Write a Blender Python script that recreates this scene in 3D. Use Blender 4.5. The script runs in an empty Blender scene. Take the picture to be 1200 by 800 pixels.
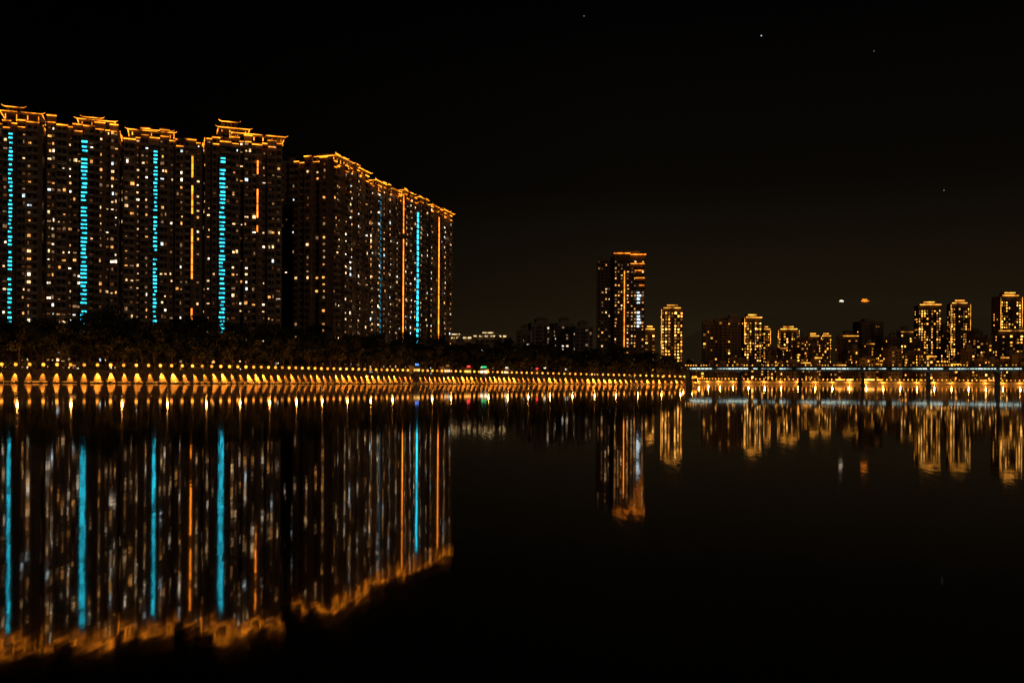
import bpy, math, random
from mathutils import Vector
R = random.Random(7)
scene = bpy.context.scene
scene.view_settings.view_transform = 'Standard'
scene.view_settings.look = 'None'
scene.view_settings.exposure = 0
col = scene.collection
F = 1100.0
EYE = 1.0
def bx(px, Y): return (px - 600.0) / F * Y
def hz(py, Y, px=600): return EYE + (447.0 + (px-600)*0.0055 - py) / F * Y

# ------------------------------------------------------------- materials
def new_mat(name):
    m = bpy.data.materials.new(name); m.use_nodes = True
    nt = m.node_tree
    for n in list(nt.nodes): nt.nodes.remove(n)
    out = nt.nodes.new('ShaderNodeOutputMaterial')
    return m, nt, out
def surf(name, c1, c2, scale=0.6, rough=0.8, bump=0.0, detail=6, haze=None):
    m, nt, out = new_mat(name)
    p = nt.nodes.new('ShaderNodeBsdfPrincipled')
    tc = nt.nodes.new('ShaderNodeTexCoord')
    no = nt.nodes.new('ShaderNodeTexNoise'); no.inputs['Scale'].default_value = scale
    no.inputs['Detail'].default_value = detail
    cr = nt.nodes.new('ShaderNodeValToRGB')
    cr.color_ramp.elements[0].position = 0.3; cr.color_ramp.elements[1].position = 0.7
    cr.color_ramp.elements[0].color = (*c1, 1); cr.color_ramp.elements[1].color = (*c2, 1)
    nt.links.new(tc.outputs['Object'], no.inputs['Vector'])
    nt.links.new(no.outputs['Fac'], cr.inputs['Fac'])
    nt.links.new(cr.outputs['Color'], p.inputs['Base Color'])
    p.inputs['Roughness'].default_value = rough
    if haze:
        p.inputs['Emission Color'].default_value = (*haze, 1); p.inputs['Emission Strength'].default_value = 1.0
    if bump:
        b = nt.nodes.new('ShaderNodeBump'); b.inputs['Strength'].default_value = bump
        nt.links.new(no.outputs['Fac'], b.inputs['Height']); nt.links.new(b.outputs['Normal'], p.inputs['Normal'])
    nt.links.new(p.outputs[0], out.inputs[0])
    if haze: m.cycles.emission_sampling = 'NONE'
    return m
def glow(name, c, s, sample=False, vary=0.5, scale=0.9):
    m, nt, out = new_mat(name)
    e = nt.nodes.new('ShaderNodeEmission'); e.inputs['Color'].default_value = (*c, 1)
    tc = nt.nodes.new('ShaderNodeNewGeometry')
    no = nt.nodes.new('ShaderNodeTexNoise'); no.inputs['Scale'].default_value = scale
    no.inputs['Detail'].default_value = 2
    mr = nt.nodes.new('ShaderNodeMapRange')
    mr.inputs['From Min'].default_value = 0.33; mr.inputs['From Max'].default_value = 0.67
    mr.inputs['To Min'].default_value = s * (1 - vary); mr.inputs['To Max'].default_value = s * (1 + vary)
    nt.links.new(tc.outputs['Position'], no.inputs['Vector'])
    nt.links.new(no.outputs['Fac'], mr.inputs['Value'])
    nt.links.new(mr.outputs['Result'], e.inputs['Strength'])
    nt.links.new(e.outputs[0], out.inputs[0])
    m.cycles.emission_sampling = 'FRONT_BACK' if sample else 'NONE'
    return m

M_wall = surf('facade_tile', (0.15, 0.10, 0.075), (0.36, 0.26, 0.18), 0.5, 0.75, 0.1)
M_wall2 = surf('facade_render', (0.25, 0.22, 0.19), (0.42, 0.37, 0.31), 0.25, 0.8)
M_slab = surf('balcony_concrete', (0.35, 0.29, 0.23), (0.6, 0.5, 0.38), 0.8, 0.8)
M_glass = surf('dark_glass', (0.012, 0.012, 0.016), (0.03, 0.03, 0.035), 0.5, 0.2)
M_conc = surf('bridge_concrete', (0.16, 0.15, 0.14), (0.28, 0.26, 0.24), 0.4, 0.85, 0.1)
M_bank = surf('embankment_stone', (0.16, 0.12, 0.08), (0.45, 0.36, 0.26), 1.1, 0.85, 0.4)
M_ground = surf('ground_soil', (0.04, 0.05, 0.025), (0.09, 0.08, 0.05), 0.05, 0.95)
M_pave = surf('paving', (0.2, 0.18, 0.16), (0.33, 0.3, 0.26), 0.7, 0.85)
M_metal = surf('dark_metal', (0.04, 0.04, 0.04), (0.08, 0.075, 0.07), 2.0, 0.5)
M_bark = surf('bark', (0.08, 0.055, 0.035), (0.18, 0.13, 0.09), 2.5, 0.9, 0.4)
M_leafA = surf('leaf_dark', (0.03, 0.04, 0.015), (0.06, 0.07, 0.03), 1.5, 0.7)
M_leafB = surf('leaf_light', (0.08, 0.08, 0.03), (0.12, 0.11, 0.05), 1.5, 0.7)
M_hill = surf('hill_vegetation_haze_glow', (0.02, 0.025, 0.01), (0.05, 0.055, 0.025), 0.01, 0.95, haze=(0.0105, 0.0070, 0.0032))  # vegetation colours plus a faint emission painted in as aerial haze glow

M_neon = glow('orange_neon', (1.0, 0.27, 0.014), 3.0, True, 1.0, 0.22)
M_neon_red = glow('deep_orange_neon', (1.0, 0.25, 0.015), 2.8, True, 0.6, 0.3)
M_cyan = glow('cyan_neon', (0.02, 0.52, 0.72), 3.8, True, 0.7, 0.6)
M_cyan_dim = glow('cyan_neon_dim', (0.02, 0.30, 0.50), 0.5, False, 0.8, 0.3)
M_globe = glow('lamp_globe', (1.0, 0.32, 0.03), 2.8, False, 0.7, 0.35)
M_toe = glow('waterline_light', (1.0, 0.32, 0.03), 0.8, False, 1.0, 0.35)
M_blue = glow('bridge_light', (0.66, 0.88, 0.82), 2.2, False, 0.9, 0.12)
M_white = glow('shop_white', (1.0, 0.85, 0.6), 1.6, False, 0.9, 1.5)
M_red = glow('sign_red', (1.0, 0.03, 0.03), 4.5, False, 0.4, 0.8)
M_green = glow('sign_green', (0.05, 0.9, 0.25), 1.6, False, 0.4, 0.8)
M_bluesign = glow('sign_blue', (0.08, 0.25, 1.0), 2.5, False, 0.4, 0.8)
TONES = [glow('window_amber', (1.0, 0.43, 0.10), 1.4, vary=.8), glow('window_warm', (1.0, 0.62, 0.28), 1.9, vary=.8),
         glow('window_white', (1.0, 0.82, 0.6), 2.5, vary=.8), glow('window_cool', (0.7, 0.9, 1.0), 1.9, vary=.7),
         glow('window_brown', (0.8, 0.3, 0.08), 0.14), glow('window_dim', (1.0, 0.55, 0.25), 0.3, vary=.7)]
TW = [5, 5, 4, 2, 9, 9]
GOLD = [glow('window_gold', (1.0, 0.39, 0.045), 2.2, vary=0.9, scale=0.12), glow('window_gold_pale', (1.0, 0.50, 0.10), 3.4, vary=0.9, scale=0.12),
        glow('window_gold_dim', (1.0, 0.38, 0.06), 0.35, vary=0.7, scale=0.2)]
PALE = [glow('window_pale', (1.0, 0.75, 0.45), 1.2, vary=0.8, scale=0.2), glow('window_pale_white', (0.95, 0.9, 0.8), 1.6, vary=0.8, scale=0.2),
        glow('window_pale_dim', (1.0, 0.6, 0.3), 0.25, vary=0.7, scale=0.2)]
M_hall = glow('hall_eave_light', (1.0, 0.68, 0.3), 1.2, vary=0.95, scale=0.3)

# ------------------------------------------------------------- mesh helper
class MB:
    def __init__(s): s.v = []; s.f = []; s.m = []
    def box(s, x0, x1, y0, y1, z0, z1, mi=0):
        b = len(s.v)
        s.v += [(x0,y0,z0),(x1,y0,z0),(x1,y1,z0),(x0,y1,z0),(x0,y0,z1),(x1,y0,z1),(x1,y1,z1),(x0,y1,z1)]
        for q in ((0,3,2,1),(4,5,6,7),(0,1,5,4),(1,2,6,5),(2,3,7,6),(3,0,4,7)):
            s.f.append(tuple(b + i for i in q)); s.m.append(mi)
    def hip(s, x0, x1, y0, y1, z0, z1, k=0.35, mi=0):
        b = len(s.v); dx = (x1-x0)*k; dy = (y1-y0)*0.45
        s.v += [(x0,y0,z0),(x1,y0,z0),(x1,y1,z0),(x0,y1,z0),(x0+dx,y0+dy,z1),(x1-dx,y0+dy,z1),(x1-dx,y1-dy,z1),(x0+dx,y1-dy,z1)]
        for q in ((0,3,2,1),(4,5,6,7),(0,1,5,4),(1,2,6,5),(2,3,7,6),(3,0,4,7)):
            s.f.append(tuple(b + i for i in q)); s.m.append(mi)
    def tube(s, pts, rads, n=6, mi=0):
        b = len(s.v)
        for i, p in enumerate(pts):
            p = Vector(p)
            d = (Vector(pts[min(i+1, len(pts)-1)]) - Vector(pts[max(i-1, 0)])).normalized()
            a = d.cross(Vector((0.3, 1, 0.1))).normalized(); c = d.cross(a)
            for k in range(n):
                t = 2*math.pi*k/n
                s.v.append(tuple(p + (a*math.cos(t) + c*math.sin(t))*rads[i]))
        for i in range(len(pts)-1):
            for k in range(n):
                s.f.append((b+i*n+k, b+i*n+(k+1)%n, b+(i+1)*n+(k+1)%n, b+(i+1)*n+k)); s.m.append(mi)
        s.f.append(tuple(b+(len(pts)-1)*n+k for k in range(n))); s.m.append(mi)
        s.f.append(tuple(b+n-1-k for k in range(n))); s.m.append(mi)
    def sphere(s, c, r, mi=0, nu=10, nv=6):
        b = len(s.v)
        for j in range(nv+1):
            ph = math.pi*(j+0.02)/(nv+0.04)
            for i in range(nu):
                t = 2*math.pi*i/nu
                s.v.append((c[0]+r*math.sin(ph)*math.cos(t), c[1]+r*math.sin(ph)*math.sin(t), c[2]+r*math.cos(ph)))
        for j in range(nv):
            for i in range(nu):
                s.f.append((b+j*nu+i, b+(j+1)*nu+i, b+(j+1)*nu+(i+1)%nu, b+j*nu+(i+1)%nu)); s.m.append(mi)
    def mesh(s, name, mats):
        me = bpy.data.meshes.new(name); me.from_pydata(s.v, [], s.f)
        for m in mats: me.materials.append(m)
        me.polygons.foreach_set('material_index', s.m); me.update()
        return me
    def obj(s, name, mats, parent=None, **kw):
        return mk(name, s.mesh(name, mats), parent, **kw)
def mk(name, data, parent=None, **kw):
    o = bpy.data.objects.new(name, data)
    col.objects.link(o)
    if parent is not None: o.parent = parent
    for k, v in kw.items(): o[k] = v
    return o
def root(name, loc, rot, label, cat, group=None):
    o = mk(name, None); o.location = loc; o.rotation_euler = (0, 0, rot)
    o.empty_display_size = 2
    o['label'] = label; o['category'] = cat
    if group: o['group'] = group
    return o

WIN = []
for i, t in enumerate(TONES):
    b = MB(); b.box(0, 0.46, -0.05, 0, 0, 1); b.box(0.54, 1, -0.05, 0, 0, 1)
    WIN.append(b.mesh('lit_window_panes', [t]))
def pick_tone():
    return R.choices(range(6), TW)[0]

# ------------------------------------------------------------- detailed residential tower
def tower(org, ang, W, D, H, label, seed, strips=(), pavs=(), litk=1.0, base=1.0, nfl=33, endlit=0.10, roofline=True, ribs=False):
    global R
    R = random.Random(seed)
    rt = root('apartment_tower', (org[0], org[1], base), ang, label, 'apartment building', 'apartment towers along the river')
    fh = H / nfl
    body = MB(); slab = MB(); glass = MB(); neon = MB(); extra = MB()
    lits = []
    body.box(0, W, 0, D, 0, H, 0)
    bays = []; x = 0.5
    kinds = ['win', 'balc', 'slot', 'win', 'balc', 'win', 'slot']
    k = seed % 3
    while x < W - 2.0:
        kd = kinds[k % 7]; k += 1
        w = {'win': R.uniform(2.8, 3.8), 'balc': R.uniform(3.8, 4.6), 'slot': R.uniform(1.6, 2.4)}[kd]
        w = min(w, W - 0.4 - x)
        bays.append([x, x+w, {'win': R.uniform(0.8, 2.4), 'balc': R.uniform(0.2, 0.6), 'slot': -1}[kd], kd])
        x += w + 0.04
    taken = [(s[0]-s[3]/2-0.7, s[0]+s[3]/2+0.7) for s in strips]
    for (x0, x1, p, kd) in bays:
        top = H + (R.choice([0.2, 0.9, 2.0, 3.4]) if kd == 'win' else R.choice([-1.0, 0.25, 0.8]))
        if p > 0:
            body.box(x0, x1, -p, 0.4, 0, top, 0)
            neon.box(x0-0.1, x1+0.1, -p-0.30, -p-0.05, top-0.10, top+0.18)
            if kd == 'win': neon.box(x0+0.3, x1-0.3, -p-0.30, -p-0.06, top-fh*0.9, top-fh*0.9+0.14)
            body.box(x0-0.15, x1+0.15, -p-0.04, 0.6, top, top+0.7, 0)
        else:
            neon.box(x0, x1, -0.3, -0.05, H-0.3, H+0.0)
        pp = max(p, 0)
        pk = [R.choice([0.05, 0.25, 0.4, 0.65]) * litk for _ in range(2)]
        if kd == 'slot': pk = [R.uniform(0.3, 0.9)*litk]*2
        for fl in range(nfl):
            z = fl*fh
            if p > 0: slab.box(x0-0.06, x1+0.06, -p-0.14, -p+0.02, z-0.18, z+0.16)
            if kd == 'balc':
                slab.box(x0+0.2, x1-0.2, -pp-1.35, -pp-0.15, z-0.1, z+0.1)
                slab.box(x0+0.2, x1-0.2, -pp-1.40, -pp-1.28, z+0.1, z+1.0)
            w = x1-x0
            cells = {'win': [(x0+0.35, 1.25), (x0+1.95, min(0.8, w-2.2))] if w > 2.7 else [(x0+0.35, max(0.5, w-0.7))],
                     'balc': [(x0+0.45, 1.2), (x0+w-1.8, 1.2)] if w > 3.4 else [(x0+0.3, max(0.5, w-0.6))], 'slot': [(x0+0.4, max(0.4, min(0.95, w-0.8)))]}[kd]
            for ci, (cx, cw) in enumerate(cells):
                if any(a < cx+cw/2 < b_ for a, b_ in taken): continue
                h = {'win': 1.45, 'balc': 2.1, 'slot': 1.0}[kd]
                z0 = z + {'win': 0.95, 'balc': 0.35, 'slot': 1.1}[kd]
                if R.random() < pk[ci]:
                    f = R.uniform(0.3, 1.15); dx = R.uniform(0, max(0, 1-f))*cw
                    lits.append((cx+dx, -pp-0.03, z0+R.uniform(0, 0.4), cw*f, h*R.uniform(0.25, 0.9), pick_tone() if kd != 'slot' else R.choice([0, 1, 2, 4, 5])))
                else:
                    glass.box(cx, cx+cw, -pp-0.06, -pp+0.01, z0, z0+h)
    ribz = [(D*0.04, D*0.26, 1.3, 1.6), (D*0.48, D*0.68, 1.7, 2.4), (D*0.86, D*0.99, 0.9, 0.5)] if ribs else []
    for (ya, yb, pj, up) in ribz:
        body.box(-pj, 0.3, ya, yb, 0, H+up, 0)
        neon.box(-pj-0.3, -pj-0.05, ya-0.1, yb+0.1, H+up-0.12, H+up+0.18)
    for side in (0, 1):
        for fl in range(nfl):
            z = fl*fh
            X = -0.1 if side == 0 else W
            if not ribs or side: slab.box(X, X+0.1, 0.3, D-0.3, z-0.15, z+0.12)
            else:
                slab.box(-0.1, 0.0, D*0.27, D*0.47, z-0.15, z+0.12); slab.box(-0.9, -0.1, D*0.70, D*0.84, z-0.1, z+0.9)
                for (ya, yb, pj, up) in ribz: slab.box(-pj-0.1, -pj, ya, yb, z-0.15, z+0.12)
            for ci, cy in enumerate((D*0.1, D*0.33, D*0.55, D*0.90)):
                pb = endlit*[2.4, 0.9, 1.6, 1.2][ci]
                off = [1.3, 0, 1.7, 0.9][ci] if ribs else 0
                if R.random() < pb and side == 0:
                    extra.box(-0.17-off, -0.02-off, cy, cy+R.uniform(0.6, 1.2), z+1, z+R.uniform(1.6, 2.2), R.choice([0, 0, 1, 4, 5, 5]))
                elif side == 0: glass.box(-0.04-off-0.1, 0.04-off, cy, cy+1.1, z+1, z+2.2)
                else:
                    glass.box(X-0.04, X+0.14, cy, cy+1.1, z+1, z+2.2)
    neon.box(-0.3, -0.08, 0, D, H-0.05, H+0.15)
    neon.box(W+0.08, W+0.3, 0, D, H-0.05, H+0.15)
    for i in range(3):
        a = R.uniform(0.1, 0.8)*W
        body.box(a, a+R.uniform(2, 4), D*0.35, D*0.35+R.uniform(3, 5), H, H+R.uniform(1.8, 3.2), 1)
    body.obj('wall', [M_wall, M_wall2], rt)
    slab.obj('balcony_slabs', [M_slab], rt, kind='stuff')
    glass.obj('dark_windows', [M_glass], rt, kind='stuff')
    if roofline: neon.obj('roof_light_strip', [M_neon], rt)
    for (px0, px1, ph, two) in pavs:
        pv = MB(); pn = MB()
        y0, y1 = -2.6, min(D*0.55, 9)
        z1 = H + ph*0.5
        n = max(3, int((px1-px0)/3.5))
        for i in range(n+1):
            cx = px0+0.6+(px1-px0-1.5)*i/n
            pv.box(cx, cx+0.45, -0.2, 0.25, H, z1); pv.box(cx, cx+0.45, y1-1.2, y1-0.7, H, z1)
            pn.box(cx+0.1, cx+0.35, -0.32, -0.22, H+0.8, z1-0.2)
        pv.box(px0-0.4, px1+0.4, y0, y1, z1, z1+0.35)
        pv.hip(px0-0.6, px1+0.6, y0-0.3, y1+0.3, z1+0.36, z1+1.1, 0.08)
        pn.box(px0-0.7, px1+0.7, y0-0.55, y0-0.32, z1+0.12, z1+0.36)
        pn.box(px0-0.9, px0-0.65, y0-0.3, y1, z1+0.15, z1+0.36)
        pn.box(px1+0.65, px1+0.9, y0-0.3, y1, z1+0.15, z1+0.36)
        if two:
            a, c = px0+(px1-px0)*two[0], px0+(px1-px0)*two[1]; z2 = H+ph-1.2
            for i in range(4):
                cx = a+0.3+(c-a-1)*i/3
                pv.box(cx, cx+0.4, 0.2, 0.6, z1+0.6, z2)
            pv.box(a-0.4, c+0.4, -1.0, y1-1, z2, z2+0.3)
            pv.hip(a-0.6, c+0.6, -1.2, y1-0.8, z2+0.31, z2+1.0, 0.2)
            pn.box(a-0.6, c+0.6, -1.45, -1.22, z2+0.1, z2+0.32)
            for sx, d in ((a-0.6, -1), (c+0.6, 1)):
                pn.tube([(sx, -1.3, z2+0.25), (sx+d*0.7, -1.6, z2+0.4), (sx+d*1.1, -1.8, z2+0.7)], [0.12, 0.1, 0.05], 5)
        for sx, d in ((px0-0.7, -1), (px1+0.7, 1)):
            pn.tube([(sx, y0-0.4, z1+0.3), (sx+d*0.7, y0-0.6, z1+0.4), (sx+d*1.2, y0-0.8, z1+0.7)], [0.13, 0.1, 0.05], 5)
        q = pv.obj('roof_pavilion', [M_wall2], rt)
        pn.obj('eave_light_strip', [M_neon], q)
    for (sx, f0, f1, sw, kd) in strips:
        pil = MB(); pil.box(sx-sw/2-0.25, sx+sw/2+0.25, -2.4, 0.3, 0, H*min(1, f1)+0.5)
        q = pil.obj('pilaster', [M_wall], rt)
        f0 = max(f0, 0.15)
        st = MB(); z = H*f0
        y0, y1 = -2.52, -2.42
        st.box(sx-0.06, sx+0.06, -2.47, -2.395, H*f0, H*f1+1.0, 1)
        if kd == 'cyan':
            while z < H*f1:
                w = sw*R.choice([1, 1, 0.8, 0.6])
                o_ = R.choice([-0.5, 0, 0.5])*(sw-w)
                if R.random() < 0.94: st.box(sx-w/2+o_, sx+w/2+o_, y0, y1, z, z+R.uniform(0.4, 0.68))
                z += fh/2*R.choice([1, 1, 1.3])
            st.obj('cyan_light_strip', [M_cyan, M_metal], q)
        elif kd == 'cyansolid':
            while z < H*f1:
                st.box(sx-sw/2, sx+sw/2, y0, y1, z, z+fh*R.uniform(0.55, 0.85)); z += fh
            st.obj('cyan_light_strip', [M_cyan, M_metal], q)
        elif kd == 'cyandim':
            while z < H*f1:
                st.box(sx-sw/2, sx+sw/2, y0, y1, z, z+fh*0.6); z += fh
            st.obj('dim_cyan_light_strip', [M_cyan_dim, M_metal], q)
        else:
            while z < H*f1:
                fr = z/H
                skip = (kd == 'og') and (0.28 < fr < 0.42 or 0.62 < fr < 0.68 or 0.80 < fr < 0.84)
                if not skip and R.random() < 0.93: st.box(sx-sw/2, sx+sw/2, y0, y1, z, z+fh*R.uniform(0.85, 0.98))
                z += fh
            st.obj('orange_light_strip', [M_neon_red, M_metal], q)
    R.shuffle(lits)
    lits.sort(key=lambda l: l[5] > 3)
    for (x, y, z, w, h, t) in lits[:100]:
        o = mk('lit_window', WIN[t], rt); o.location = (x, y, z); o.scale = (w, 1, h)
    for (x, y, z, w, h, t) in lits[100:]:
        extra.box(x, x+w*0.46, y-0.05, y, z, z+h, t); extra.box(x+w*0.54, x+w, y-0.05, y, z, z+h, t)
    if extra.v: extra.obj('small_lit_windows', TONES, rt, kind='stuff')
    return rt

d1 = Vector((0.94, 0.342)).normalized(); a1 = math.atan2(d1.y, d1.x)
P1 = Vector((-97.0, 395.0))
def t1(px):
    r = (px-600)/F
    return (P1.y*r - P1.x)/(d1.x - r*d1.y)
G1 = [(-34, 50, 98.2, 'Brown apartment tower with narrow cyan light column and orange roof outline', 11,
        [(12, .0, .96, 1.3, 'cyan')], [(2, 46, 6.8, (0.1, 0.5))]),
      (52, 140, 98.7, 'Brown apartment tower with wide cyan light column and orange pavilion', 12,
        [(98, .0, .95, 2.1, 'cyan')], [(92, 131, 5.0, (0.15, 0.6))]),
      (142, 237, 96.8, 'Apartment tower with cyan column and one broken golden light line', 13,
        [(181, .0, .94, 1.3, 'cyan'), (224, .0, .93, 0.6, 'og')], [(151, 200, 4.2, (0.55, 0.95))]),
      (239, 331, 99, 'Apartment tower with tall roof pavilion and bright cyan light column', 14,
        [(259, .0, .925, 2.2, 'cyan'), (300, .62, .90, 0.5, 'og')], [(272, 330, 4.6, None), (256, 288, 8.2, (0.1, 0.6))])]
for (p0, p1, H, lab, sd, st, pv) in G1:
    a, b = t1(p0), t1(p1); o = P1 + d1*a; W = b-a-0.5
    tower(o, a1, W, 17, H, lab, sd, [(t1(s[0])-a, *s[1:]) for s in st], [(max(0, t1(q[0])-a), min(W, t1(q[1])-a), q[2], q[3]) for q in pv], litk=1.2)
tower((bx(322, 480), 480), 0.15, 16, 14, 111, 'Dark recessed apartment tower standing behind the lit towers', 31, litk=0.25, roofline=False)
Q = Vector((-83.0, 426.0)); d2 = Vector((45, 151)).normalized(); a2 = math.atan2(d2.y, d2.x)
def t2(px):
    r = (px-600)/F
    return (Q.y*r - Q.x)/(d2.x - r*d2.y)
G2 = [(0, 39, 99.6, 'Dark apartment tower with broad end wall and orange roof line', 21, [], [(2, 17, 5, (0.1, 0.8)), (25, 36, 3.5, None)]),
      (39.6, 79, 97.6, 'Apartment tower with dim cyan line and orange-edged roof', 22, [(440, 0, .95, 0.9, 'cyandim')], [(44, 55, 4, (0.2, 0.8)), (64, 72, 3.5, None)]),
      (79.6, 117, 100, 'Apartment tower with solid cyan line and orange line on its facade', 23, [(467, 0, .97, 1.0, 'o'), (484, 0, .93, 2.2, 'cyansolid')], [(80, 92, 3.5, None), (101, 112, 4, (0.2, 0.8))]),
      (117.6, 157, 99.4, 'Apartment tower with full-height orange light line at the row end', 24, [(509, 0, .96, 1.3, 'o')], [(120, 132, 3.5, None), (140, 154, 4.5, (0.2, 0.8))])]
for (u0, u1, H, lab, sd, st, pv) in G2:
    o = Q + d2*u0
    tower(o, a2, u1-u0, 18, H, lab, sd, [(t2(s[0])-u0, *s[1:]) for s in st], [(q[0]-u0, q[1]-u0, q[2], q[3]) for q in pv], litk=1.15, endlit=0.24, ribs=(u0 == 0))

# ------------------------------------------------------------- central stepped tower
def central():
    global R
    R = random.Random(5)
    Y = 880; X0 = bx(699, Y); base = 1.5
    rt = root('riverside_tower', (X0, Y, base), math.radians(-4), 'Tall stepped high-rise tower with orange lit balconies at its crown', 'high-rise building')
    body = MB(); slab = MB(); glass = MB(); neon = MB(); cool = MB(); extra = MB(); lits = []
    H = hz(297, Y, 728)-base
    s = Y/F
    body.box(0, 16*s, 0, 16, 0, H-7, 0); body.box(3*s, 12*s, 3, 14, H-7, H-3, 1)
    body.box(16*s, 20*s, 2.5, 16, 0, H-3, 0)
    body.box(20*s, 38*s, -1, 16, 0, H, 0); body.box(38*s, 56*s, 0.5, 18, 0, H-1.5, 0)
    body.box(24*s, 50*s, 3, 12, H, H+2.5, 1)
    nfl = 38; fh = H/nfl
    for fl in range(nfl-2):
        z = fl*fh
        slab.box(-0.2, 16*s+0.05, -0.9, 0.1, z-0.15, z+0.15)
        slab.box(20*s-0.1, 38*s+0.1, -1.5, -0.9, z-0.15, z+0.15)
        slab.box(38*s+0.2, 56*s+0.4, -0.8, 0.6, z-0.15, z+0.15)
        for cx, yy, pr in ((1.2, 0, .08), (4.4, 0, .3), (8, 0, .15), (11, 0, .1), (17.2*s, 2.5, .05), (21*s, -1, .65), (24.5*s, -1, .35), (28*s, -1, .35), (35*s, -1, .6), (40*s, .5, .5), (43.5*s, .5, .65), (52.5*s, .5, .5)):
            if R.random() < pr: lits.append((cx, yy-0.03, z+0.9, R.uniform(.7, 1.7), R.uniform(.7, 1.5), R.choice([0, 0, 1, 4, 5, 5])))
            else: glass.box(cx, cx+1.7, yy-0.06, yy+0.02, z+0.9, z+2.4)
        if 15 < fl < 27 and R.random() < 0.85:
            cool.box(46.5*s, 46.5*s+R.uniform(2.0, 4.2), -0.86, -0.80, z+0.5, z+R.uniform(1.4, 2.4))
    neon.box(19.5*s, 38*s+0.4, -1.4, -1.05, H-0.5, H+0.2)
    neon.box(38*s+0.45, 56*s+0.6, -1.0, -0.7, H-1.6, H-0.8)
    for k, xa, xb in ((3.2, 39, 55), (5.2, 44, 54), (7.4, 45, 55), (9.6, 49, 55)):
        neon.box(xa*s, xb*s, -0.98, -0.82, H-k*fh, H-k*fh+0.5)
    neon.box(31.5*s, 31.5*s+0.6, -1.62, -1.52, H*0.1, H*0.86)
    body.obj('wall', [M_wall, M_wall2], rt); slab.obj('balcony_slabs', [M_slab], rt, kind='stuff')
    glass.obj('dark_windows', [M_glass], rt, kind='stuff'); neon.obj('crown_light_strip', [M_neon_red], rt)
    cool.obj('cool_white_stair_lights', [TONES[3]], rt)
    R.shuffle(lits)
    for (x, y, z, w, h, t) in lits[:100]:
        o = mk('lit_window', WIN[t], rt); o.location = (x, y, z); o.scale = (w, 1, h)
    for (x, y, z, w, h, t) in lits[100:]: extra.box(x, x+w, y-0.05, y, z, z+h, t)
    if extra.v: extra.obj('small_lit_windows', TONES, rt, kind='stuff')
central()

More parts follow.
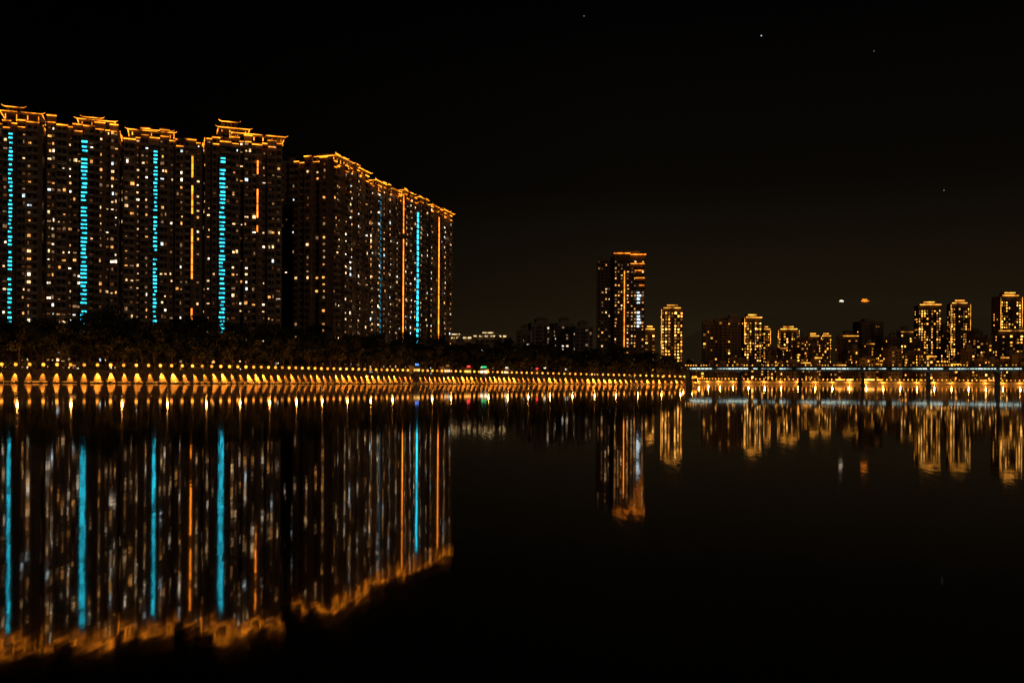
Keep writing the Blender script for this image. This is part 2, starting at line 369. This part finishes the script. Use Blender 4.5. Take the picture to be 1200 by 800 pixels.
# ------------------------------------------------------------- distant city buildings
def city(p0, p1, pt, Y, style, seed, label=None):
    R2 = random.Random(seed)
    base = 2.0
    X0 = bx(p0, Y); W = (p1-p0)/F*Y; H = max(8, hz(pt, Y, p0)-base); D = max(9, min(22, W*0.8))
    rot = math.radians(R2.uniform(-10, 10))
    labs = {'bright': 'Distant apartment tower with densely lit golden window columns', 'dim': 'Distant dark apartment slab with few lit windows',
            'med': 'Distant apartment block with scattered golden windows', 'low': 'Low waterfront building with warm lit windows',
            'grey': 'Mid-rise grey apartment block with small pale windows',
            'eaves': 'Low wide hall with brightly lit roof eaves', 'podium': 'Wide lit commercial block beneath a tower'}
    rt = root('city_building', (X0, Y, base), rot, label or labs[style], 'building', 'distant city buildings')
    body = MB(); lit = MB(); neon = MB(); dark = MB()
    body.box(0, W, 0, D, 0, H*0.985, 0)
    nb = max(2, int(W/6)); bw = W/nb
    for i in range(nb):
        if (i+seed) % 2 == 0: body.box(i*bw+0.4, (i+1)*bw-0.4, -1.1, 0.3, 0, H*R2.uniform(0.94, 1.0), 0)
    body.box(W*0.25, W*0.75, D*0.2, D*0.7, H*0.98, H+2.2, 1)
    if style in ('bright', 'med', 'grey'):
        body.hip(W*0.2, W*0.8, D*0.15, D*0.75, H+2.25, H+4.5, 0.3, 1)
    body.box(-0.4, W+0.4, -1.4, D+0.3, 0, min(4, H*0.3), 1)
    fh = 3.2; nfl = int(H/fh)
    pr = {'bright': 0.7, 'dim': 0.07, 'med': 0.3, 'low': 0.38, 'eaves': 0.3, 'podium': 0.55, 'grey': 0.26}[style]
    nc = max(3, int(W/(2.8 if style == 'bright' else 3.4))); cw = W/nc
    colp = [pr*R2.choice([0.1, 0.4, 1.0, 1.3]) if style != 'dim' else pr*R2.choice([0.4, 1, 2.5]) for _ in range(nc)]
    if style == 'bright':
        colp[0] = 0.92; colp[-1] = 0.85; colp[nc//2] = 0.1
        if nc > 6: colp[R2.choice([1, 2])] = 0.9; colp[-2] = 0.7
    for fl in range(nfl):
        z = fl*fh+1.0
        if z+1.7 > H*0.94: break
        body.box(-0.25, W+0.25, -1.3, 0.1, z-1.15, z-0.85, 1)
        fade = 0.55 if (style == 'bright' and z < H*0.35) else 1.0
        for c in range(nc):
            x = c*cw+cw*0.2; i = min(nb-1, int((c+0.5)*cw/bw)); yy = -1.14 if (i+seed) % 2 == 0 else -0.04
            if R2.random() < colp[c]*fade:
                lit.box(x, x+cw*R2.uniform(0.3, 0.62), yy-0.04, yy, z, z+R2.uniform(0.9, 2.0), R2.choices([0, 1, 2], [5, 3, 5] if style != 'dim' else [1, 1, 5])[0])
            else: dark.box(x, x+cw*0.6, yy-0.04, yy, z, z+1.6)
        for yv in (D*0.3, D*0.65):
            if R2.random() < pr*0.4:
                lit.box(-0.08, 0.0, yv, yv+1.6, z, z+1.3, 0)
            if R2.random() < pr*0.4:
                lit.box(W, W+0.08, yv, yv+1.6, z, z+1.3, 0)
    if style == 'bright':
        neon.box(W*R2.uniform(0, .15), W*R2.uniform(.8, 1), -1.7, -1.42, H*0.985, H*0.985+0.8)
        neon.box(W*0.25, W*0.75, D*0.1, D*0.15, H+1.9, H+2.7)
        if R2.random() < 0.5: neon.box(-0.42, -0.15, -1.5, -1.35, H*R2.uniform(.3, .6), H*0.97)
        if R2.random() < 0.5: neon.box(W+0.15, W+0.42, -1.5, -1.35, H*R2.uniform(.3, .6), H*0.97)
    if style == 'podium': neon.box(-0.3, W+0.3, -1.7, -1.42, H*0.985, H*0.985+0.6)
    if style == 'eaves':
        for k in range(6):
            xa = -1.5 + (W+3)*(k+R2.uniform(0, .3))/6
            neon.box(xa, xa+(W+3)*R2.uniform(0.07, 0.14), -3, -2.6, H-1.6, H-0.7)
        neon.box(W*0.25, W*0.6, 0.1, 0.5, H+1.2, H+1.7)
        body.box(-1.6, W+1.6, -2.59, D+1, H-0.6, H-0.2, 1)
    if style in ('med', 'low') and Y > 850 and R2.random() < 0.3:
        neon.box(-0.2, W+0.2, -1.7, -1.42, H*0.95, H*0.95+0.5)
    if style == 'low' and R2.random() < 0.7:
        lit.box(W*0.1, W*0.9, -1.5, -1.42, 2.2, 3.4, R2.choice([0, 1]))
    body.obj('wall', [M_wall, M_wall2] if style != 'grey' else [M_wall2, M_wall2], rt)
    if lit.v: lit.obj('lit_windows', PALE if style in ('grey', 'eaves') else GOLD, rt, kind='stuff')
    if dark.v: dark.obj('dark_windows', [M_glass], rt, kind='stuff')
    if neon.v: neon.obj('roof_light_strip', [M_hall if style in ('eaves',) else GOLD[0]], rt)

CITY = [(519, 552, 394, 640, 'eaves'), (556, 592, 392, 660, 'eaves'), (605, 622, 386, 800, 'grey'), (622, 650, 377, 830, 'grey'), (652, 673, 377, 820, 'grey'), (674, 695, 381, 800, 'grey'),
        (755, 768, 385, 900, 'bright'), (775, 800, 360, 950, 'bright'),
        (823, 836, 376, 1000, 'dim'), (837, 851, 373, 1005, 'dim'), (852, 869, 371, 1010, 'dim'), (872, 893, 371, 1050, 'bright'),
        (894, 902, 385, 1100, 'bright'), (912, 935, 385, 1090, 'bright'), (938, 945, 396, 1120, 'med'), (947, 960, 393, 1080, 'bright'), (962, 975, 393, 1100, 'bright'),
        (985, 1005, 391, 1120, 'med'), (1008, 1036, 375, 1150, 'dim'), (1038, 1052, 398, 1100, 'med'), (1055, 1069, 386, 1120, 'med'),
        (1076, 1101, 356, 1150, 'bright'), (1103, 1112, 382, 1180, 'med'), (1114, 1135, 354, 1200, 'bright'), (1139, 1153, 386, 1150, 'dim'), (1155, 1168, 396, 1100, 'med'),
        (1172, 1197, 345, 1100, 'bright'), (1170, 1212, 387, 1000, 'podium')]
for i, (p0, p1, pt, Y, s) in enumerate(CITY):
    city(p0, p1, pt, Y, s, 100+i)
RR = random.Random(3)
x = 806
i = 0
while x < 1215:
    w = RR.uniform(7, 17); Y = RR.uniform(925, 985)
    city(x, x+w, RR.uniform(418, 430) if x < 900 else RR.uniform(407, 427), Y, RR.choice(['low', 'low', 'low', 'med', 'dim', 'podium']), 300+i)
    x += w*RR.uniform(0.95, 1.3); i += 1
x = 903
while x < 1215:
    w = RR.uniform(6, 14); Y = RR.uniform(1010, 1060)
    city(x, x+w, RR.uniform(393, 412), Y, RR.choice(['low', 'low', 'dim', 'med']), 400+i)
    x += w*RR.uniform(1.3, 2.4); i += 1
for (p0, p1, pt, Y, s) in [(700, 722, 413, 700, 'grey'), (530, 548, 403, 600, 'grey'), (575, 590, 400, 640, 'grey')]:
    city(p0, p1, pt, Y, s, 500+i); i += 1

# ------------------------------------------------------------- shore path
KEY = [(-7000, 225, 3.1), (-420, 225, 3.1), (-164, 226, 3.1), (-126, 232, 3.1), (-91, 250, 3.25), (-56, 310, 3.4), (0, 398, 3.4), (55, 438, 2.8), (84, 452, 2.4), (94, 480, 2.3), (100, 560, 2.3), (118, 700, 2.4), (180, 870, 2.6), (320, 905, 2.6), (700, 910, 2.6), (7000, 910, 2.6)]
def smooth(keys, step=3.0):
    out = []
    for i in range(len(keys)-1):
        p0, p1, p2, p3 = [Vector(keys[max(0, min(len(keys)-1, j))]) for j in (i-1, i, i+1, i+2)]
        L = (p2-p1).length
        if i == 0 or i == len(keys)-2:
            out.append(p1); continue
        n = max(2, int(L/step))
        m1 = (p2-p0)*(L/max(1e-6, (p2-p0).length)); m2 = (p3-p1)*(L/max(1e-6, (p3-p1).length))
        for k in range(n):
            t = k/n
            out.append(p1*(2*t**3-3*t*t+1) + m1*(t**3-2*t*t+t) + p2*(-2*t**3+3*t*t) + m2*(t**3-t*t))
    out.append(Vector(keys[-1]))
    return out
PATH = smooth(KEY)
def nrm(i):
    a = PATH[max(0, i-1)]; b = PATH[min(len(PATH)-1, i+1)]
    d = (b-a); d.z = 0; d.normalize()
    return Vector((d.y, -d.x, 0))
N = [nrm(i) for i in range(len(PATH))]
v = []; f = []
for i, p in enumerate(PATH):
    v.append((p.x, p.y, p.z-0.02)); v.append((p.x, 9000, 2.5))
for i in range(len(PATH)-1): f.append((2*i, 2*i+2, 2*i+3, 2*i+1))
me = bpy.data.meshes.new('ground'); me.from_pydata(v, [], f); me.materials.append(M_ground)
g = mk('ground', me, kind='structure')
def strip(name, prof, mat, i0=1, i1=None, **kw):
    i1 = i1 or len(PATH)-1
    v = []; f = []; n = len(prof)
    for i in range(i0, i1):
        for (o, z) in prof:
            q = PATH[i] + N[i]*o; v.append((q.x, q.y, (PATH[i].z if z > -50 else 0) + (z if z > -50 else z+100)))
    for i in range(i1-i0-1):
        for k in range(n-1): f.append((i*n+k, (i+1)*n+k, (i+1)*n+k+1, i*n+k+1))
    me = bpy.data.meshes.new(name); me.from_pydata(v, [], f); me.materials.append(mat)
    return mk(name, me, **kw)
iv = max(i for i, p in enumerate(PATH) if p.x < 84)
strip('promenade_path', [(-5.6, -0.5), (-5.6, 0.12), (-0.25, 0.12), (-0.25, -0.4)], M_pave, i1=iv, kind='structure')
EMB = strip('embankment_wall', [(-0.3, -0.5), (-0.3, 0.35), (0.25, 0.35), (0.3, 0.0), (1.9, -100+0.3), (2.6, -100+0.25), (2.7, -101.5)], M_bank,
      label='Long sloping stone embankment wall lit by amber lamps', category='embankment')
def along(step, off, xlo, xhi, start=0.0):
    res = []; acc = start
    for i in range(1, len(PATH)-2):
        a, b = PATH[i], PATH[i+1]; L = (b-a).length
        while acc < L:
            q = a.lerp(b, acc/L)
            if xlo < q.x < xhi:
                nn = N[i].lerp(N[i+1], acc/L).normalized()
                res.append((q + nn*off, nn))
            acc += step
        acc -= L
    return res

tb_ = MB(); rt_ = random.Random(12)
for (q, n) in along(2.1, 2.45, -172, 100):
    t = Vector((-n.y, n.x, 0)); L_ = rt_.uniform(0.3, 0.8)
    b0 = len(tb_.v)
    for (u, w_, z) in ((-L_, 0, .27), (L_, 0, .27), (L_, .12, .27), (-L_, .12, .27), (-L_, 0, .42), (L_, 0, .42), (L_, .12, .42), (-L_, .12, .42)):
        c = q + t*u + n*w_; tb_.v.append((c.x, c.y, z))
    for qd in ((0,3,2,1),(4,5,6,7),(0,1,5,4),(1,2,6,5),(2,3,7,6),(3,0,4,7)): tb_.f.append(tuple(b0+k for k in qd)); tb_.m.append(0)
tb_.obj('waterline_light_strip', [M_toe], EMB, kind='stuff')

rb = MB()
pr = along(2.0, -0.05, -175, 86)
for (q, n) in pr:
    rb.box(q.x-0.05, q.x+0.05, q.y-0.05, q.y+0.05, q.z+0.3, q.z+1.05)
for zz in (0.6, 1.05):
    rb.tube([(q.x, q.y, q.z+zz) for q, n in pr], [0.045]*len(pr), 4)
rl = rb.obj('railing', [M_metal]); rl['label'] = 'Dark metal railing along the top of the embankment'; rl['category'] = 'railing'

hb = MB(); rh = random.Random(4)
for (q, n) in along(1.1, -6.6, -180, 84):
    for _ in range(26):
        c = Vector((q.x+rh.uniform(-0.8, 0.8), q.y+rh.uniform(-0.8, 0.8), q.z+rh.uniform(0, 2.4)))
        sz = rh.uniform(0.14, 0.3)
        a = Vector((rh.gauss(0,1), rh.gauss(0,1), rh.gauss(0,1))).normalized(); b = a.cross(Vector((rh.gauss(0,1), rh.gauss(0,1), rh.gauss(0,1)))).normalized()
        n0 = len(hb.v)
        for (u, w) in ((-1.4,0),(0,-0.8),(1.4,0),(0,0.8)): hb.v.append(tuple(c + a*u*sz + b*w*sz))
        hb.f.append((n0, n0+1, n0+2, n0+3)); hb.m.append(rh.randint(0, 1))
h = hb.obj('hedge', [M_leafA, M_leafB], kind='stuff')
h['label'] = 'Low dark hedge running beside the promenade path'; h['category'] = 'hedge'

# promenade lamps
pm = MB(); pm.tube([(0,0,-0.1), (0,0,0.1), (0,0,0.15), (0,0,0.84), (0,0,0.85), (0,0,0.9)], [0.17,0.17,0.09,0.07,0.17,0.17], 8)
post_me = pm.mesh('lamp_post', [M_metal])
gm = MB(); gm.sphere((0,0,1.15), 0.40); globe_me = gm.mesh('lamp_globe', [M_globe])
spots = []
for k, (e, ang) in enumerate(((9000, 40), (5000, 32), (15000, 44), (2600, 34))):
    L = bpy.data.lights.new('embankment_spot', 'SPOT'); L.energy = e; L.color = (1.0, 0.33, 0.03); L.spot_size = math.radians(ang); L.spot_blend = 0.8; L.shadow_soft_size = 0.06
    spots.append(L)
PL = bpy.data.lights.new('promenade_point', 'POINT'); PL.energy = 420; PL.color = (1.0, 0.36, 0.07); PL.shadow_soft_size = 0.25
RL = random.Random(9)
lamps = along(3.1, 0.0, -160, 98)
for k, (q, n) in enumerate(lamps):
    r = root('promenade_lamp', (q.x, q.y, q.z+0.35), 0, 'Small amber globe lamp on a short post on the embankment wall', 'lamp', 'lamps along the embankment')
    mk('lamp_post', post_me, r); mk('lamp_globe', globe_me, r)
    s = mk('downlight', RL.choice(spots), r)
    s.location = (n.x*0.70, n.y*0.70, 0.12)
    d = Vector((n.x*0.95, n.y*0.95, 0.3-(q.z+0.4)))
    s.rotation_euler = d.to_track_quat('-Z', 'Y').to_euler()
    if k % 4 == 0:
        s = mk('lamp_light', PL, r); s.location = (-n.x*2.2, -n.y*2.2, 2.0)
fm = MB(); fm.tube([(0,0,0),(0,0,1.4)],[0.1,0.08],6,0); fm.sphere((0,0,1.9),0.6,1,8,5)
far_me = fm.mesh('far_lamp', [M_metal, M_globe])
FL = bpy.data.lights.new('far_bank_point', 'POINT'); FL.energy = 3500; FL.color = (1.0, 0.38, 0.05); FL.shadow_soft_size = 0.4
for k, (q, n) in enumerate(along(4.2, 0.0, 160, 530)):
    o = mk('waterfront_lamp', far_me, None, label='Amber globe lamp on the edge of the city waterfront', category='lamp', group='lamps along the city waterfront')
    o.location = (q.x, q.y, q.z+0.3)
    if k % 4 == 0:
        s = mk('lamp_light', FL, o); s.location = (n.x*1.5, n.y*1.5, 1.5)

# ------------------------------------------------------------- trees
RT = random.Random(21)
def tree_mesh(seed):
    r = random.Random(seed); tb = MB(); cb = MB()
    lean = r.uniform(-0.4, 0.4)
    tb.tube([(0,0,-0.3),(0.05,0,1),(lean*0.5,0.1,2.8),(lean,0.1,5.0)], [0.34,0.24,0.2,0.13], 7)
    cl = []
    for k in range(13):
        a = r.uniform(0, 2*math.pi); rr = r.uniform(0.6, 3.4); z = r.uniform(4.2, 10.2)
        rr *= 1 - max(0, (z-7.5))/5
        c = Vector((math.cos(a)*rr+lean, math.sin(a)*rr, z)); cl.append(c)
        if k < 8:
            s = Vector((lean*0.8, 0.1, r.uniform(2.6, 4.6)))
            mid = s.lerp(c, 0.55) + Vector((0, 0, -0.3))
            tb.tube([s, mid, c], [0.11, 0.07, 0.03], 5)
    for c in cl:
        R0 = r.uniform(0.9, 1.9); light = 1 if r.random() < 0.4 else 0
        for _ in range(95):
            d = Vector((r.gauss(0,1), r.gauss(0,1), r.gauss(0,1))).normalized()*R0*r.uniform(0.25, 1.1)
            d.z *= 0.72
            p = c + d; sz = r.uniform(0.16, 0.34)
            a = Vector((r.gauss(0,1), r.gauss(0,1), r.gauss(0,1))).normalized()
            b = a.cross(Vector((r.gauss(0,1), r.gauss(0,1), r.gauss(0,1)))).normalized()
            n0 = len(cb.v)
            for (u, w) in ((-1.5,0),(0,-0.7),(1.5,0),(0,0.7)): cb.v.append(tuple(p + a*u*sz + b*w*sz))
            cb.f.append((n0, n0+1, n0+2, n0+3)); cb.m.append(light)
    return tb.mesh('trunk', [M_bark]), cb.mesh('crown', [M_leafA, M_leafB])
TM = [tree_mesh(s) for s in range(7)]
def tree(x, y, z, sc):
    r = root('broadleaf_tree', (x, y, z), RT.uniform(0, 6.28), 'Dark leafy tree with spreading crown on the riverside promenade', 'tree', 'trees along the promenade')
    t = RT.choice(TM); mk('trunk', t[0], r); mk('crown', t[1], r)
    r.scale = (sc*RT.uniform(0.95, 1.2), sc*RT.uniform(0.95, 1.2), sc*RT.uniform(0.85, 1.15))
for (q, n) in along(5.6, -9.5, -178, 90):
    k_ = 1.0 if q.x < 20 else 0.85
    tree(q.x+RT.uniform(-1.2, 1.2), q.y+RT.uniform(-1.5, 1.5), q.z-0.1, k_*RT.uniform(0.92, 1.15))
for (q, n) in along(5.2, -22, -190, 86):
    tree(q.x+RT.uniform(-2, 2), q.y+RT.uniform(-3, 3), q.z-0.3, RT.uniform(1.2, 1.48))
for (q, n) in along(7, -45, -200, 86):
    tree(q.x+RT.uniform(-3, 3), q.y+RT.uniform(-5, 5), q.z-0.5, RT.uniform(1.3, 1.65))
for (xx, yy) in ((70, 448), (76, 450), (81, 458), (86, 466), (92, 480)):
    tree(xx, yy+3, 2.2, RT.uniform(0.85, 1.0))

# ------------------------------------------------------------- kiosks
def kiosk(px, Y, z, w, front, sign):
    r = root('riverside_kiosk', (bx(px, Y), Y, z), math.radians(35), 'Small riverside kiosk with lit front and sloping awning', 'kiosk', 'kiosks on the promenade')
    b = MB(); b.box(0, w, 0, 3, 0, 2.9); b.box(-0.2, w+0.2, -0.2, 3.2, 2.9, 3.15); b.obj('wall', [M_wall2], r)
    a = MB(); a.hip(-0.1, w+0.1, -1.3, -0.02, 2.35, 2.85, 0.02); a.obj('awning', [M_slab], r)
    c = MB(); c.box(0.3, w-0.3, -0.06, 0.0, 1.1, 1.9); c.obj('lit_counter_window', [front], r)
    d = MB(); d.box(0.8, w-0.8, -0.3, -0.22, 3.2, 3.8); d.obj('sign', [sign], r)
for (px, w, fr, sg) in [(484, 3, GOLD[1], M_bluesign), (520, 3, M_white, GOLD[2]), (545, 3, GOLD[1], M_red), (562, 4, TONES[2], M_green), (590, 3, M_white, M_white), (626, 3, GOLD[2], M_red), (660, 3, GOLD[0], M_white)]:
    Y = 346 + (px-500)*0.62
    kiosk(px, Y+4, 3.5, w, fr, sg)

# ------------------------------------------------------------- bridge
def bridge():
    P0 = Vector((80.9, 446.2)); d = Vector((100.5, -37)).normalized(); S = 26.8; ns = 13
    r = root('river_bridge', (P0.x, P0.y, -1.0), math.atan2(d.y, d.x), 'Long low concrete bridge with pale edge lights over the river', 'bridge')
    L = S*ns
    dk = MB()
    dk.box(2, L, -6, 6, 8.6, 9.2); dk.box(2, L, -6.3, -5.7, 8.9, 9.75); dk.box(2, L, 5.7, 6.3, 8.9, 9.75)
    for gy in (-4.4, -1.5, 1.4, 4.3): dk.box(3, L, gy-0.45, gy+0.45, 7.5, 8.6)
    dk.obj('deck', [M_conc], r)
    rd = MB(); rd.box(2, L, -5.2, 5.2, 9.2, 9.26); rd.obj('roadway', [surf('asphalt', (0.04,0.04,0.04), (0.06,0.06,0.06), 1.0, 0.9)], r)
    ra = MB()
    x = 2
    while x < L: ra.box(x-0.06, x+0.06, -6.05, -5.93, 9.75, 10.75); x += 2.4
    for z in (10.2, 10.7): ra.box(2, L, -6.04, -5.96, z, z+0.1)
    ra.obj('railing', [M_metal], r)
    pm = MB()
    pm.box(-0.7, 0.7, -2.2, 2.2, -2, 6.7); pm.box(-1.0, 1.0, -4.9, 4.9, 6.7, 7.5); pm.box(-1.1, 1.1, -2.6, 2.6, -2, 1.5)
    pme = pm.mesh('pier', [M_conc])
    for k in range(1, ns+1):
        o = mk('pier', pme, r); o.location = (k*S, 0, 0)
    ab = MB(); ab.box(2.2, 3.8, -4, 5, -1, 7.48); ab.obj('abutment', [M_conc], r)
    rr = random.Random(2)
    for k in range(ns):
        st = MB(); x = k*S+(2.2 if k == 0 else 0.3)
        while x < (k+1)*S-1:
            w = rr.uniform(0.5, 2.2)
            if rr.random() < 0.9: st.box(x, x+w, -6.42, -6.31, 8.38, 8.62)
            x += w+0.35
        st.obj('edge_light_strip', [M_blue], r)
        st = MB(); x = k*S+2.5
        while x < (k+1)*S-1:
            st.box(x, x+0.4, -6.2, -6.06, 9.9, 10.25); x += rr.choice([1.2, 2.4, 4.8])
        st.obj('railing_lights', [GOLD[0]], r)
bridge()

# ------------------------------------------------------------- hill and hilltop pavilions
def hillz(X, Y):
    e = math.exp(-((X-990)/420)**2)*218 + math.exp(-((X-1500)/360)**2)*120 + math.exp(-((X-560)/260)**2)*85
    prof = math.exp(-((Y-2700)/330)**2)
    return -5 + e*prof + 4*math.sin(X*0.021+Y*0.01)*prof
nx, ny = 60, 20
v = []; f = []
for j in range(ny+1):
    for i in range(nx+1):
        X = 100 + 2400*i/nx; Y = 2200 + 1600*j/ny
        v.append((X, Y, hillz(X, Y)))
for j in range(ny):
    for i in range(nx): a = j*(nx+1)+i; f.append((a, a+1, a+nx+2, a+nx+1))
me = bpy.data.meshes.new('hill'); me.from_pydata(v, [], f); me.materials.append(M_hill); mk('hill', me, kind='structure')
def pagoda(px, Y, w, neonm, lab, nm, hh):
    X = bx(px, Y); r = root(nm, (X, Y, hillz(X, Y)+1), 0, lab, 'pavilion')
    b = MB(); nn = MB()
    b.box(-w*0.5, w*0.5, -w*0.4, w*0.4, -8, 0)
    for k in range(2):
        ww = w*(1-0.35*k); z0 = k*hh*0.5
        for sx in (-0.4, -0.13, 0.13, 0.4): b.box(ww*sx-0.5, ww*sx+0.5, -ww*0.3, -ww*0.3+1, z0, z0+hh*0.35)
        b.box(-ww*0.3, ww*0.3, -ww*0.2, ww*0.2, z0, z0+hh*0.35)
        b.hip(-ww*0.55, ww*0.55, -ww*0.4, ww*0.4, z0+hh*0.35, z0+hh*0.5, 0.3)
        nn.box(-ww*0.56, ww*0.56, -ww*0.43, -ww*0.41, z0+hh*0.33, z0+hh*0.33+1.4)
        nn.box(-ww*0.28, ww*0.28, -ww*0.21, -ww*0.205, z0+1, z0+hh*0.25)
    b.obj('wall', [M_wall2], r); nn.obj('eave_lights', [neonm], r)
pagoda(1012, 2690, 20, M_neon_red, 'Small hilltop pavilion glowing orange', 'hilltop_pavilion', 9)
pagoda(985, 2690, 11, TONES[2], 'Small hilltop pavilion with pale white lights', 'hilltop_pavilion', 5)

M_star = glow('starlight', (0.9, 0.95, 1.0), 1.0, vary=0.2)
M_stard = glow('starlight_faint', (1.0, 0.9, 0.8), 0.25, vary=0.2)
for (px, py, r_, mm) in ((890, 42, 4.4, M_star), (682, 19, 4.0, M_stard), (1105, 223, 4.0, M_stard), (1022, 60, 3.4, M_stard)):
    b = MB(); b.sphere((0, 0, 0), r_, 0, 8, 6)
    o = b.obj('star', [mm]); o.location = (bx(px, 7000), 7000, hz(py, 7000, px))
    o['label'] = 'Tiny pale star shining in the black night sky'; o['category'] = 'star'; o['group'] = 'stars in the night sky'

# ------------------------------------------------------------- water
m, nt, out = new_mat('river_water')
geo = nt.nodes.new('ShaderNodeNewGeometry')
sxyz = nt.nodes.new('ShaderNodeSeparateXYZ'); nt.links.new(geo.outputs['Position'], sxyz.inputs[0])
def mrange(f0, f1, t0, t1_):
    q = nt.nodes.new('ShaderNodeMapRange'); q.interpolation_type = 'SMOOTHSTEP'
    for k_, v_ in (('From Min', f0), ('From Max', f1), ('To Min', t0), ('To Max', t1_)): q.inputs[k_].default_value = v_
    nt.links.new(sxyz.outputs['Y'], q.inputs['Value']); return q
calm = mrange(3, 45, 1.0, 0.35)
rough = mrange(3, 50, 0.040, 0.027)
def nz(scx, scy, ax, ay, det=2):
    mp = nt.nodes.new('ShaderNodeMapping'); mp.inputs['Scale'].default_value = (scx, scy, 1)
    no = nt.nodes.new('ShaderNodeTexNoise'); no.inputs['Scale'].default_value = 1.0; no.inputs['Detail'].default_value = det
    sb = nt.nodes.new('ShaderNodeVectorMath'); sb.operation = 'SUBTRACT'; sb.inputs[1].default_value = (0.5, 0.5, 0.5)
    ml = nt.nodes.new('ShaderNodeVectorMath'); ml.operation = 'MULTIPLY'; ml.inputs[1].default_value = (ax, ay, 0)
    nt.links.new(geo.outputs['Position'], mp.inputs['Vector']); nt.links.new(mp.outputs[0], no.inputs['Vector'])
    nt.links.new(no.outputs['Color'], sb.inputs[0]); nt.links.new(sb.outputs[0], ml.inputs[0])
    return ml
a = nz(20.0, 3.0, 0.0015, 0.011, 1); b = nz(1.2, 0.9, 0.0008, 0.003)
ad = nt.nodes.new('ShaderNodeVectorMath'); ad.operation = 'ADD'
nt.links.new(a.outputs[0], ad.inputs[0]); nt.links.new(b.outputs[0], ad.inputs[1])
sc = nt.nodes.new('ShaderNodeVectorMath'); sc.operation = 'SCALE'; nt.links.new(ad.outputs[0], sc.inputs[0]); nt.links.new(calm.outputs[0], sc.inputs['Scale'])
ad2 = nt.nodes.new('ShaderNodeVectorMath'); ad2.operation = 'ADD'; ad2.inputs[1].default_value = (0, 0, 1)
nt.links.new(sc.outputs[0], ad2.inputs[0])
nn = nt.nodes.new('ShaderNodeVectorMath'); nn.operation = 'NORMALIZE'; nt.links.new(ad2.outputs[0], nn.inputs[0])
gl = nt.nodes.new('ShaderNodeBsdfGlossy'); gl.inputs['Color'].default_value = (0.97, 0.93, 0.9, 1)
nt.links.new(rough.outputs[0], gl.inputs['Roughness'])
nt.links.new(nn.outputs[0], gl.inputs['Normal'])
df = nt.nodes.new('ShaderNodeBsdfDiffuse'); df.inputs['Color'].default_value = (0.012, 0.014, 0.01, 1)
fr = nt.nodes.new('ShaderNodeFresnel'); fr.inputs['IOR'].default_value = 2.8
mx = nt.nodes.new('ShaderNodeMixShader')
nt.links.new(fr.outputs[0], mx.inputs[0]); nt.links.new(df.outputs[0], mx.inputs[1]); nt.links.new(gl.outputs[0], mx.inputs[2])
nt.links.new(mx.outputs[0], out.inputs[0])
me = bpy.data.meshes.new('water'); S = 9000
me.from_pydata([(-S,-400,0),(S,-400,0),(S,S,0),(-S,S,0)], [], [(0,1,2,3)]); me.materials.append(m)
mk('water', me, kind='structure')

# ------------------------------------------------------------- world: night sky with city glow
w = bpy.data.worlds.new('World'); scene.world = w; w.use_nodes = True
nt = w.node_tree
for n in list(nt.nodes): nt.nodes.remove(n)
out = nt.nodes.new('ShaderNodeOutputWorld')
sky = nt.nodes.new('ShaderNodeTexSky'); sky.sky_type = 'NISHITA'; sky.sun_disc = False
sky.sun_elevation = math.radians(-6); sky.sun_rotation = math.radians(200)
bg1 = nt.nodes.new('ShaderNodeBackground'); bg1.inputs['Strength'].default_value = 0.003
nt.links.new(sky.outputs[0], bg1.inputs['Color'])
tc = nt.nodes.new('ShaderNodeTexCoord'); sp = nt.nodes.new('ShaderNodeSeparateXYZ'); nt.links.new(tc.outputs['Generated'], sp.inputs[0])
cr = nt.nodes.new('ShaderNodeValToRGB'); e = cr.color_ramp.elements
e[0].position = 0.0; e[0].color = (0.0200, 0.0130, 0.0055, 1)
e[1].position = 0.40; e[1].color = (0.0003, 0.0003, 0.0004, 1)
q = cr.color_ramp.elements.new(0.09); q.color = (0.0102, 0.0068, 0.0031, 1)
q = cr.color_ramp.elements.new(0.20); q.color = (0.0030, 0.0022, 0.0014, 1)
nt.links.new(sp.outputs['Z'], cr.inputs['Fac'])
mr = nt.nodes.new('ShaderNodeMapRange'); mr.inputs['From Min'].default_value = -0.35; mr.inputs['From Max'].default_value = 0.12
mr.inputs['To Min'].default_value = 0.22; mr.inputs['To Max'].default_value = 1.0
nt.links.new(sp.outputs['X'], mr.inputs['Value'])
bg2 = nt.nodes.new('ShaderNodeBackground'); nt.links.new(cr.outputs[0], bg2.inputs['Color']); nt.links.new(mr.outputs[0], bg2.inputs['Strength'])
asd = nt.nodes.new('ShaderNodeAddShader'); nt.links.new(bg1.outputs[0], asd.inputs[0]); nt.links.new(bg2.outputs[0], asd.inputs[1])
nt.links.new(asd.outputs[0], out.inputs[0])

L = bpy.data.lights.new('city_glow', 'SUN'); L.energy = 0.085; L.color = (1.0, 0.62, 0.38); L.angle = math.radians(12)
o = mk('city_glow', L); o.rotation_euler = Vector((-0.95, 1.0, -0.35)).to_track_quat('-Z', 'Y').to_euler()

cam = bpy.data.cameras.new('camera'); cam.lens = 33; cam.sensor_width = 36; cam.shift_y = 47/1200; cam.clip_end = 20000; cam.clip_start = 0.1
co = mk('camera', cam); co.location = (0, 0, EYE); co.rotation_euler = (math.radians(90), math.radians(-0.315), 0)
scene.camera = co
